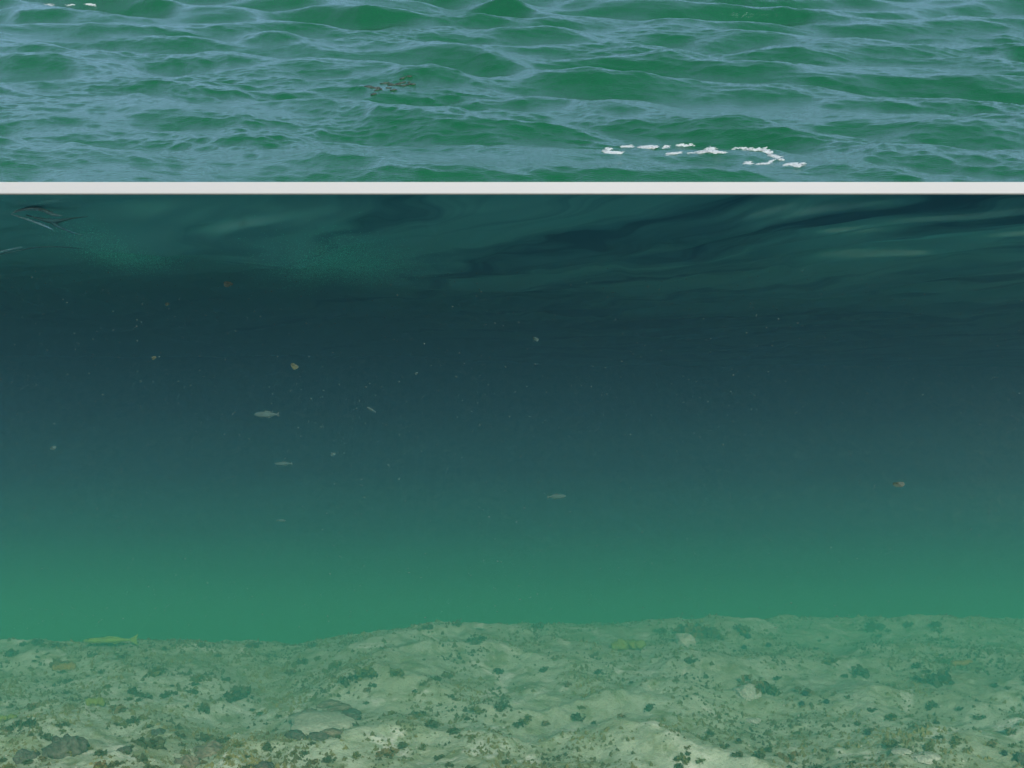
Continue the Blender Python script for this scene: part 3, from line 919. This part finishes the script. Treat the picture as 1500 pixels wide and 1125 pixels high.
leaf_bit(488, 665, 7.4, 9, M['silver'], 'tiny pale scrap between the two dim fish and the middle', 8)
leaf_bit(225, 524, 7.4, 9, M['olive_leaf'], 'tiny olive scrap in the dark water left of the larger olive scrap', 9)

def cloud_of(name, label, n, sampler, smin, smax, mat, seed):
    r4 = np.random.default_rng(seed)
    c = sampler(r4, n)
    s = smin + (smax - smin) * r4.random(n) ** 2
    base = np.array([(1, 0, 0), (-1, 0, 0), (0, 1, 0), (0, -1, 0), (0, 0, .7), (0, 0, -.7)], float)
    v = c[:, None, :] + base[None] * (s[:, None, None] * r4.uniform(.6, 1.4, (n, 6, 1)))
    tri = np.array([(0, 2, 4), (2, 1, 4), (1, 3, 4), (3, 0, 4), (2, 0, 5), (1, 2, 5), (3, 1, 5), (0, 3, 5)])
    f = (tri[None] + 6 * np.arange(n)[:, None, None]).reshape(-1, 3)
    o = mesh_obj(name, v.reshape(-1, 3).tolist(), f.tolist(), mat, None, False)
    tag(o, label, kind='stuff')

def specks(r4, n):
    y = FACE + 0.3 + 7.0 * r4.random(n) ** 1.4
    x = r4.uniform(-.55, .55, n) * y
    z = r4.uniform(-.20, .13, n) * y
    return np.stack([x, y, z], 1)
cloud_of('suspended_specks', 'fine pale specks suspended all through the water', 14000, specks, 0.0015, 0.0050, M['speck'], 8)

def glow_patch(cx, cy, y, sx_, sz_):
    def f(r4, n):
        u = r4.normal(0, 1, n); v = r4.normal(0, 1, n)
        x = (cx - 750) / 1600.0 * y + u * sx_
        yy = y + r4.normal(0, .5, n)
        z = roof_height(x, yy) - 0.006 - np.abs(r4.normal(0, sz_, n))
        return np.stack([x, yy, z], 1)
    return f
cloud_of('glow_specks', 'hazy bright glow under the surface painted as tiny specks, the larger one', 26000, glow_patch(505, 385, 8.0, 0.23, 0.075), 0.0008, 0.0024, M['bubble'], 18)
cloud_of('glow_specks', 'hazy bright glow under the surface painted as tiny specks, the smaller one on the left', 13000, glow_patch(185, 365, 7.6, 0.14, 0.055), 0.0008, 0.0023, M['bubble'], 19)

# ------------------------------------------------------------------ folds of the surface near the top left corner
def ribbon(name, pts, mat, parent, origin, y):
    """A rounded band along pixel points (px, py, half width px) just under the surface."""
    V = [(at(px, py, y) - origin, L_px(y, w)) for px, py, w in pts]
    verts, faces = [], []
    seg = 8
    for c, w in V:
        for k in range(seg):
            a = 2 * math.pi * k / seg
            verts.append((c.x, c.y + w * 1.6 * math.cos(a), c.z + w * math.sin(a)))
    for i in range(len(V) - 1):
        for k in range(seg):
            k2 = (k + 1) % seg
            faces.append((i * seg + k, i * seg + k2, (i + 1) * seg + k2, (i + 1) * seg + k))
    faces += [tuple(range(seg)), tuple((len(V) - 1) * seg + k for k in range(seg))]
    o = mesh_obj(name, verts, faces, mat, parent)
    sb = o.modifiers.new('smooth', 'SUBSURF'); sb.levels = 2; sb.render_levels = 2
    return o
rim_m = principled('milky bubble and highlight', (0.20, 0.42, 0.55), 0.6, 0.4, 30.0)  # milky colour paints highlights on the folds, and tints the bubble
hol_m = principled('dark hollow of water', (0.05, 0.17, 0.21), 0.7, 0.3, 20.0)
o_ = at(60, 318, 6.35)
t = empty('surface_fold', o_)
tag(t, 'pale highlighted surface fold with a dark tail under the surface, top left corner', 'surface fold')
ribbon('fold_highlight', [(14, 312, .6), (24, 307, 2.0), (40, 304, 2.6), (58, 305, 3.2), (70, 311, 3.4), (80, 315, 2.2), (90, 315, .6)], rim_m, t, o_, 6.35)
ribbon('fold_highlight', [(14, 313, .6), (24, 316, 1.6), (42, 322, 1.8), (56, 327, 2.0), (68, 332, 2.2), (76, 336, .6)], rim_m, t, o_, 6.35)
ribbon('hollow', [(36, 314, .8), (52, 319, 2.0), (66, 322, 3.6), (78, 324, 4.6), (90, 321, 2.0), (108, 318, 1.2), (128, 316, .4)], hol_m, t, o_, 6.36)
ribbon('hollow', [(74, 324, 3.5), (80, 330, 3.2), (92, 335, 1.8), (106, 341, 1.0), (122, 344, .4)], hol_m, t, o_, 6.365)
o_ = at(30, 365, 6.9)
t = empty('surface_fold', o_)
tag(t, 'thin pale streak with a long dark line under it, at the upper left edge', 'surface fold')
ribbon('fold_highlight', [(-20, 371, 1.6), (0, 368, 1.8), (16, 364, 1.5), (32, 361, .6)], rim_m, t, o_, 6.9)
ribbon('hollow', [(-20, 375, 1.2), (2, 371, 1.4), (30, 365, 1.3), (60, 360, 1.1), (90, 361, .9), (125, 364, .3)], hol_m, t, o_, 6.92)
t = bpy.data.objects.new('air_bubble', None)
bm = bmesh.new(); bmesh.ops.create_uvsphere(bm, u_segments=14, v_segments=8, radius=L_px(6.3, 5))
me = bpy.data.meshes.new('air_bubble'); bm.to_mesh(me); bm.free(); me.materials.append(rim_m)
me.polygons.foreach_set('use_smooth', [True] * len(me.polygons))
o = bpy.data.objects.new('air_bubble', me); col.objects.link(o); o.location = at(165, 295, 6.3); o.scale = (1, 1, .8)
tag(o, 'single round air bubble just below the white rail on the left', 'bubble')
bpy.data.objects.remove(t)
